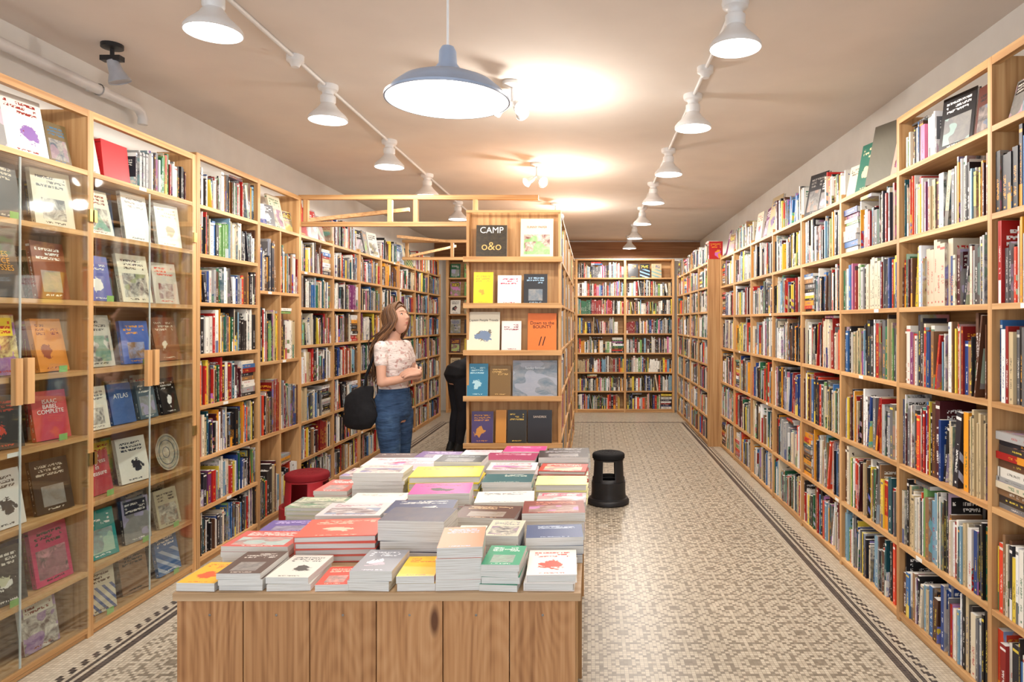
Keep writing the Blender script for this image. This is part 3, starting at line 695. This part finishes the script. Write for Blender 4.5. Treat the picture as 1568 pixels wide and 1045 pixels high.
# ---------------------------------------------------------------- people
def evalmesh(mb,name,mats,vox,it,parent,matf=None,fac=.5):
    ob=mb.build(name,mats,parent=parent,smooth=False)
    r=ob.modifiers.new('r','REMESH'); r.mode='VOXEL'; r.voxel_size=vox; r.use_smooth_shade=True
    s=ob.modifiers.new('s','SMOOTH'); s.iterations=it; s.factor=fac
    bpy.context.view_layer.update(); dg=bpy.context.evaluated_depsgraph_get()
    me=bpy.data.meshes.new_from_object(ob.evaluated_get(dg)); ob.modifiers.clear()
    me.name=name; ob.data=me
    if not me.materials:
        for q in mats: me.materials.append(q)
    me.polygons.foreach_set('use_smooth',[True]*len(me.polygons))
    me.polygons.foreach_set('material_index',[matf(p.center) if matf else 0 for p in me.polygons]); me.update()
    return ob
SKIN=plain('skin',(.56,.315,.22),.62,.25,var=.05,scale=8); LIP=plain('lips',(.45,.17,.13),.45,.35)
def hairmat(n,c1,c2):
    m,nt,b=mat0(n,.45,.4); rn=add(nt,'ShaderNodeAttribute',attribute_name='rnd').outputs['Fac']
    nt.links.new(ramp(nt,rn,[(0.,c1),(1.,c2)]),b.inputs['Base Color']); return m
def lerp(a,b,t): return a+(b-a)*t
def crom(P,rad,k=3):
    out=[];ro=[]
    for i in range(len(P)-1):
        p0,p1,p2,p3=P[max(i-1,0)],P[i],P[i+1],P[min(i+2,len(P)-1)]
        for j in range(k):
            t=j/k
            out.append(.5*((2*p1)+(p2-p0)*t+(2*p0-5*p1+4*p2-p3)*t*t+(3*p1-p0-3*p2+p3)*t**3)); ro.append(lerp(rad[i],rad[i+1],t))
    out.append(P[-1]); ro.append(rad[-1]); return out,ro
def limb(m,a,b,ra,rb,bulge=0,n=8,xf=None,mi=0):
    a=V(a);b=V(b); pts=[];rad=[]
    for i in range(n+1):
        t=i/n; pts.append(lerp(a,b,t)); rad.append(lerp(ra,rb,t)+bulge*math.sin(math.pi*min(1,t*1.25))**2*(1-t*.5))
    m.tube(pts,rad,16,mi,xf); m.ell(a,ra,ra,ra,14,mi,xf); m.ell(b,rb,rb,rb,14,mi,xf)
def hand(m,w,d,nrm,side,curl,xf=None,sc=1.0):
    w=V(w);d=V(d).normalized();nrm=V(nrm); nrm=(nrm-d*nrm.dot(d)).normalized(); s=d.cross(nrm)*side
    lens=[.068,.076,.070,.055]; offs=[.027,.009,-.009,-.026]
    for k in range(4):
        kn=w+d*(.082-.004*abs(k-1))*sc+s*offs[k]*sc
        m.tube([w+s*offs[k]*.55*sc,w+d*.04*sc+s*offs[k]*.9*sc,kn],[.014*sc,.013*sc,.0105*sc],10,0,xf)
        p=kn; dd=d.copy(); L=lens[k]*sc; pts=[p];rad=[.0100*sc]
        for j,fr_ in enumerate((.45,.31,.24)):
            a=curl*(.75+.3*j); dd=(dd*math.cos(a)+nrm*math.sin(a)).normalized()
            p=p+dd*L*fr_; pts.append(p); rad.append((.0085,.0076,.006)[j]*sc)
        m.tube(pts,rad,10,0,xf); m.ell(pts[-1],.006*sc,.006*sc,.006*sc,8,0,xf)
    t0=w+d*.018*sc+s*.022*sc; t1=t0+(d*.6+s*.7+nrm*.25).normalized()*.038*sc; t2=t1+(d*.85+s*.3+nrm*.4).normalized()*.03*sc; t3=t2+(d*.95+nrm*.4).normalized()*.024*sc
    m.tube([t0,t1,t2,t3],[.015*sc,.0115*sc,.0098*sc,.007*sc],10,0,xf); m.ell(t3,.0068*sc,.0068*sc,.0068*sc,8,0,xf)
def head(parent,c,pitch,yaw,hm,xf0=None,long=True,bx=None):
    c=V(c); M=Matrix.Translation(c)@Matrix.Rotation(yaw,4,'Z')@Matrix.Rotation(-pitch,4,'Y')
    def X(p): 
        q=M@V(p); return bx(q) if bx else q
    g=lambda a,b,s: math.exp(-((a-b)/s)**2)
    def surf(dx,dy,dz,off=0):
        x,y,z=dx*.092,dy*.072,dz*.114
        if z<0: k=1-.36*(-dz)**1.5; y*=k; x*= (1-.10*(-dz)) if dx>0 else (1-.42*(-dz))
        if dx<0: x*=1.06
        if dx>0:
            f=dx
            x-= .007*f*g(dz,.10,.14)*(g(dy,.42,.2)+g(dy,-.42,.2))
            x-= .003*g(dz,.16,.12)*g(dy,0,.2)
            x+= .003*g(dz,.30,.10)*g(dy,0,.6)*f
            t=max(0,min(1,(.16-dz)/.34))
            wd=.075+.065*t
            fade=1 if dz>-.20 else max(0,1-(-.20-dz)/.07)
            x+= (.005+.015*t**1.3)*g(dy,0,wd)*fade*(t>0)
            x+= .005*fade*g(dz,-.17,.05)*(g(dy,.15,.06)+g(dy,-.15,.06))
            x+= .0045*g(dz,-.435,.045)*g(dy,0,.24)+.0045*g(dz,-.53,.045)*g(dy,0,.22)
            x-= .0035*g(dz,-.482,.02)*g(dy,0,.26)
            x-= .003*g(dz,-.64,.06)*g(dy,0,.3)
            x+= .010*g(dz,-.86,.15)*g(dy,0,.32)
            x+= .003*g(dz,-.15,.2)*(g(dy,.6,.2)+g(dy,-.6,.2))
        k=1+off/.09
        return V((x*k,y*k,z*k))
    m=MB(); nu,nv=120,96; vs=[];fs=[]
    for j in range(nv+1):
        th=math.pi*min(max(j/nv,.004),.996)
        for i in range(nu):
            a=2*math.pi*i/nu; vs.append(X(surf(math.sin(th)*math.cos(a),math.sin(th)*math.sin(a),-math.cos(th))))
    for j in range(nv):
        for i in range(nu):
            k=(i+1)%nu; fs.append((j*nu+i,j*nu+k,(j+1)*nu+k,(j+1)*nu+i))
    m.raw(vs,fs,0)
    for q in range(len(fs)):
        j=q//nu;i=q%nu; th=math.pi*(j+.5)/nv;a=2*math.pi*(i+.5)/nu
        dx,dy,dz=math.sin(th)*math.cos(a),math.sin(th)*math.sin(a),-math.cos(th)
        if dx>0 and -.585<dz<-.395 and abs(dy)<.24*(1-((dz+.485)/.10)**2): m.m[q]=1
    for sy in(-1,1):
        e=surf(.86,.40*sy,.10); ec=e+V((-.0065,0,0))
        m.ell(ec,.0118,.0120,.0095,16,2,X); m.ell(ec+V((.0094,.001*sy,.001)),.0032,.0050,.0050,12,3,X)
        m.tube([ec+V((.006,-.0125,.004)),ec+V((.0105,-.005,.0075)),ec+V((.0108,.005,.0075)),ec+V((.006,.0125,.004))],[.0018,.0026,.0026,.0018],8,3,X)
        m.tube([ec+V((.0055,-.012,.0095)),ec+V((.0085,0,.0125)),ec+V((.005,.012,.0095))],[.002,.0035,.002],8,0,X)
        m.tube([ec+V((.0065,-.011,-.006)),ec+V((.0095,0,-.0085)),ec+V((.006,.011,-.006))],[.0015,.0022,.0015],8,0,X)
        b1=[surf(math.sqrt(1-(dy**2)-.10),dy*sy,.31+.03*math.sin((dy-.15)*4)) for dy in(.16,.33,.50,.64)]
        m.tube([p+V((.001,0,0)) for p in b1],[.002,.0028,.0024,.001],8,4,X)
        p=V((-.012,.069*sy,-.004)); pts=[]
        for k in range(11):
            a=-2.2+4.6*k/10; pts.append(p+V((-.016*math.cos(a)*1.0-.002,.008*sy+.004*sy*math.cos(a),.030*math.sin(a))))
        m.tube(pts,.0042,8,0,X); m.ell(p+V((-.004,.004*sy,0)),.014,.006,.026,12,0,X); m.ell(p+V((.004,.004*sy,-.026)),.007,.005,.009,10,0,X)
    EYE_=plain('eye_white',(.7,.67,.63),.2,.5,var=.01); IR=plain('iris_dark',(.05,.03,.02),.2,.5)
    m.build('head',[SKIN,LIP,EYE_,IR,hm],parent=parent,smooth=True,sharp=False)
    h=MB(); vs=[];fs=[];nu,nv=64,36
    for j in range(nv+1):
        for i in range(nu):
            a=2*math.pi*i/nu; ca=math.cos(a)
            lo=-.75 if ca<-.1 else (lerp(-.75,.30,min(1,(ca+.1)/.45)) if ca<.35 else lerp(.30,.66,(ca-.35)/.65))
            dz=lerp(lo,.9995,j/nv); rr=math.sqrt(max(0,1-dz*dz))
            st=.004*math.sin(a*31+dz*5)+.002*math.sin(a*53)
            vs.append(X(surf(rr*ca,rr*math.sin(a),dz,.0005 if j==0 else .010+st*.6)))
    for j in range(nv):
        for i in range(nu):
            k=(i+1)%nu; fs.append((j*nu+i,j*nu+k,(j+1)*nu+k,(j+1)*nu+i))
    h.raw(vs,fs,0,.35)
    if long:
        for k in range(420):
            a=math.radians(R.uniform(60,300)); sy=1 if math.sin(a)>=0 else -1
            top=surf(R.uniform(-.35,.6),.04*sy+R.uniform(0,.1)*sy,1,.010); top.z=surf(0,0,.95,.010).z
            dz=.45; rr=math.sqrt(1-dz*dz); s1=surf(rr*math.cos(a),rr*math.sin(a),dz,.014+R.uniform(0,.006))
            s2=surf(.99*math.cos(a),.99*math.sin(a),-.12,.016+R.uniform(0,.008))
            mid=(top+s1)/2; mid=mid*1.09
            P=[X(top),X(mid),X(s1),X(s2)]
            last=P[-1]; L=R.uniform(1.08,1.30); ph=R.uniform(0,6.28)
            tx_=c.x-.085-.05*R.random(); ty=c.y+(s2.y*1.2)+R.uniform(-.03,.03)
            if math.cos(a)>.15: tx_=c.x-.055-R.random()*.03
            for q in range(1,9):
                t=q/8; e=min(1,t*2.0); e=e*e*(3-2*e)
                P.append(V((lerp(last.x,tx_-.015*t,e)+.009*math.sin(ph+t*8),lerp(last.y,ty,e)+.009*math.cos(ph+t*7),lerp(last.z,L,t))))
            rad=[.003,.0055,.006,.0062]+[.0065-.005*(q/8)**2 for q in range(1,9)]
            pp,rr_=crom(P,rad,3); h.tube(pp,rr_,6,0,None,R.random())
    h.build('hair',[hm],parent=parent,smooth=True,sharp=False)
def person(name,loc,rz,pose,cols,bend=0,hm=None,longhair=True,shirt_hem=1.0,sleeve=.42):
    root=bpy.data.objects.new(name,None); scene.collection.objects.link(root); root.location=loc; root.rotation_euler=(0,0,rz)
    def bx(p):
        if not bend: return p
        zc=.96; t=max(0,min(1,(p.z-zc+.06)/.2)); a=bend*t*t*(3-2*t)
        x,z=p.x,p.z-zc; return V((x*math.cos(a)+z*math.sin(a),p.y,zc-x*math.sin(a)+z*math.cos(a)))
    J=pose
    def torso(m,o,z0,z1,xf):
        S=[(.80,-.01,.085,.12),(.86,-.015,.112,.158),(.92,-.025,.122,.172),(.98,-.015,.108,.158),(1.04,-.003,.088,.130),(1.09,.0,.078,.116),(1.16,.003,.084,.122),(1.23,.012,.100,.132),(1.28,.014,.101,.138),(1.33,.002,.090,.150),(1.37,-.006,.074,.152),(1.40,-.012,.060,.115),(1.43,-.016,.052,.07)]
        def at(z):
            for a,b_ in zip(S[:-1],S[1:]):
                if a[0]<=z<=b_[0]:
                    t=(z-a[0])/(b_[0]-a[0]); return [lerp(a[i],b_[i],t) for i in range(4)]
        zs=sorted(set([z0]+[s[0] for s in S if z0<s[0]<z1]+[z1]))
        m.loft([(z,at(z)[1],0,at(z)[2]+o,at(z)[3]+o) for z in zs],32,0,xf)
    sh={-1:V((-.008,-.155,1.365)),1:V((-.008,.155,1.365))}
    b=MB(); torso(b,0,.80,1.43,bx)
    limb(b,(-.018,0,1.40),(.008,0,1.50),.055,.046,0,6,bx)
    for sd in(-1,1):
        el,wr=J['el'][sd],J['wr'][sd]; raw=J.get('armraw')
        s0=bx(sh[sd]); e0=V(el);w0=V(wr)
        if not raw: e0=bx(e0);w0=bx(w0)
        limb(b,s0,e0,.041,.031,.003); limb(b,e0,w0,.032,.021,.005)
        J.setdefault('_w',{})[sd]=(s0,e0,w0)
        kn,an=J['kn'][sd],J['an'][sd]
        limb(b,(0,.088*sd,.86),kn,.083,.052,.006); limb(b,kn,an,.052,.034,.012)
    evalmesh(b,'body',[SKIN],.007,4,root)
    hb=MB()
    for sd in(-1,1):
        w0=J['_w'][sd][2]; hd=J['hand'][sd]; hand(hb,w0,hd[0],hd[1],hd[2],hd[3])
        limb(hb,w0-(V(w0)-J['_w'][sd][1]).normalized()*.03,w0,.023,.020,0,3)
    evalmesh(hb,'hands',[SKIN],.0028,2,root)
    s=MB(); torso(s,.012,shirt_hem,1.415,bx)
    for sd in(-1,1):
        s0,e0,w0=J['_w'][sd]; 
        if sleeve<=1: limb(s,s0,lerp(s0,e0,sleeve),.052,.049,0,5)
        else: limb(s,s0,e0,.054,.046,.0); limb(s,e0,w0,.046,.034,.002)
    evalmesh(s,'shirt',[cols[0]],.007,5,root)
    t=MB(); torso(t,.010,.82,1.05 if shirt_hem<1.04 else 1.07,bx)
    for sd in(-1,1):
        kn,an=V(J['kn'][sd]),V(J['an'][sd])
        limb(t,(0,.088*sd,.86),kn,.094,.062,.004); limb(t,kn,lerp(kn,an,.93),.062,.048,.01)
    evalmesh(t,'trousers',[cols[1]],.008,3,root)
    m=MB()
    if shirt_hem>1.0: m.loft([(1.035,-.003,0,.103,.145),(1.06,-.002,0,.099,.139)],40,1,bx)
    for sd in(-1,1):
        an=V(J['an'][sd]); x,y=an.x,an.y
        m.loft([(0.0,x+.055,y,.135,.046),(.02,x+.055,y,.137,.048),(.022,x+.053,y,.130,.044),(.045,x+.045,y,.115,.042),(.07,x+.015,y,.08,.042),(.11,x,y,.045,.042)],28,0)
    m.build('shoes_and_belt',[cols[2],cols[1]],parent=root,smooth=True)
    head(root,(.022,0,1.575) ,J.get('pitch',0),J.get('yaw',0),hm,long=longhair,bx=bx if bend else None)
    return root
def denim():
    m,nt,b=mat0('denim',.8,.15); tc=add(nt,'ShaderNodeTexCoord').outputs['Object']
    n1=add(nt,'ShaderNodeTexNoise',{'Vector':tc,'Scale':9.,'Detail':6.}).outputs[0]; n2=add(nt,'ShaderNodeTexNoise',{'Vector':tc,'Scale':400.}).outputs[0]
    f=mth(nt,'ADD',mth(nt,'MULTIPLY',n1,.8),mth(nt,'MULTIPLY',n2,.25))
    nt.links.new(ramp(nt,f,[(.3,(.018,.035,.08)),(.6,(.04,.08,.16)),(.85,(.11,.18,.29))]),b.inputs['Base Color'])
    nf=add(nt,'ShaderNodeTexNoise',{'Vector':add(nt,'ShaderNodeVectorMath',{0:tc,1:(8.,8.,26.)},operation='MULTIPLY').outputs[0],'Scale':1.,'Detail':2.}).outputs[0]
    nt.links.new(add(nt,'ShaderNodeBump',{'Strength':.7,'Height':nf,'Distance':.03}).outputs[0],b.inputs['Normal']); return m
def tee():
    m,nt,b=mat0('pale_pink_cotton',.85,.1); tc=add(nt,'ShaderNodeTexCoord').outputs['Object']
    vo=add(nt,'ShaderNodeTexNoise',{'Vector':tc,'Scale':34.,'Detail':2.}).outputs[0]; n=add(nt,'ShaderNodeTexNoise',{'Vector':add(nt,'ShaderNodeVectorMath',{0:tc,1:(9.,9.,22.)},operation='MULTIPLY').outputs[0],'Scale':1.,'Detail':3.}).outputs[0]
    nt.links.new(mix(nt,mth(nt,'GREATER_THAN',vo,.59),(.70,.61,.57),(.52,.34,.31)),b.inputs['Base Color'])
    nt.links.new(add(nt,'ShaderNodeBump',{'Strength':.9,'Height':n,'Distance':.03}).outputs[0],b.inputs['Normal']); return m
TEE=tee()
brown=hairmat('brown_hair',(.045,.018,.008),(.21,.10,.042))
poseW=dict(el={-1:(.035,-.212,1.115),1:(.06,.205,1.115)},wr={-1:(.185,.0,1.15),1:(.225,-.015,1.185)},
 kn={-1:(.03,-.075,.48),1:(.0,.09,.48)},an={-1:(.01,-.085,.085),1:(-.04,.10,.085)},
 hand={-1:((-.1,1,.25),(-1,-.1,0),1,.35),1:((-.62,-.75,-.05),(-.55,.3,-.75),-1,.42)},pitch=.32,yaw=-.05)
wo=person('woman',(-1.475,5.12,0),math.radians(-18),poseW,[TEE,denim(),plain('shoe_leather',(.05,.04,.04),.4,.4)],hm=brown,shirt_hem=1.035)
BAG=plain('black_fabric',(.012,.012,.014),.75,.2,var=.2,scale=30,bump=.3)
m=MB()
def bagx(p):
    q=V(p); k=max(0,min(1,(q.z-.78)/.3)); q.x+= .02*math.sin(q.z*30); q.y*=1-.25*k; return q
m.loft([(.765,-.17,0,.05,.03),(.775,-.17,0,.10,.05),(.81,-.175,0,.130,.068),(.87,-.18,0,.142,.075),(.94,-.175,0,.138,.07),(1.0,-.165,0,.118,.055),(1.05,-.15,0,.09,.035),(1.085,-.13,0,.05,.015)],32,0,lambda p:V((bagx(p).x,bagx(p).y-.17,bagx(p).z)))
m.tube([(-.13,-.175,1.06),(-.11,-.19,1.16),(-.07,-.17,1.28),(-.045,-.13,1.385),(-.02,-.115,1.412),(.03,-.12,1.375)],.011,8,0,flat=.5)
m.tube([(-.06,-.20,1.0),(-.03,-.205,.97),(-.02,-.2,.93)],.006,8,0)
m.build('shoulder_bag',[BAG],parent=wo,smooth=True)
DK2=plain('black_jacket',(.012,.012,.014),.8,.2,var=.15); DK3=plain('black_trousers',(.014,.014,.018),.8,.2)
poseM=dict(el={-1:(.30,-.19,1.02),1:(.30,.19,1.02)},wr={-1:(.38,-.10,.90),1:(.38,.10,.90)},armraw=True,kn={-1:(.03,-.09,.48),1:(.02,.09,.48)},an={-1:(-.02,-.09,.085),1:(-.03,.10,.085)},
 hand={-1:((.4,.1,-.7),(-.3,1,0),-1,.25),1:((.4,-.1,-.7),(-.3,-1,0),1,.25)},pitch=.2)
person('man',(-1.60,8.2,0),math.radians(35),poseM,[DK2,DK3,plain('black_shoe',(.01,.01,.01),.4,.4)],bend=math.radians(62),hm=hairmat('dark_hair',(.015,.01,.008),(.04,.025,.02)),longhair=False,shirt_hem=.88,sleeve=2)
# ---------------------------------------------------------------- world & camera
w=bpy.data.worlds.new('World'); scene.world=w; w.use_nodes=True; nt=w.node_tree
bg=nt.nodes['Background']; bg.inputs[0].default_value=(.82,.89,1,1); bg.inputs[1].default_value=3.6
cam=bpy.data.cameras.new('Camera'); cam.lens=24; cam.sensor_width=36; cam.sensor_fit='HORIZONTAL'
cam.shift_x=-(VX-784)/1568; cam.shift_y=-(522.5-VY)/1568; cam.clip_start=.02
co=bpy.data.objects.new('Camera',cam); scene.collection.objects.link(co); co.location=(0,0,EYE); co.rotation_euler=(math.radians(90),0,0)
scene.camera=co
scene.view_settings.view_transform='Standard'
scene.view_settings.exposure=0.0
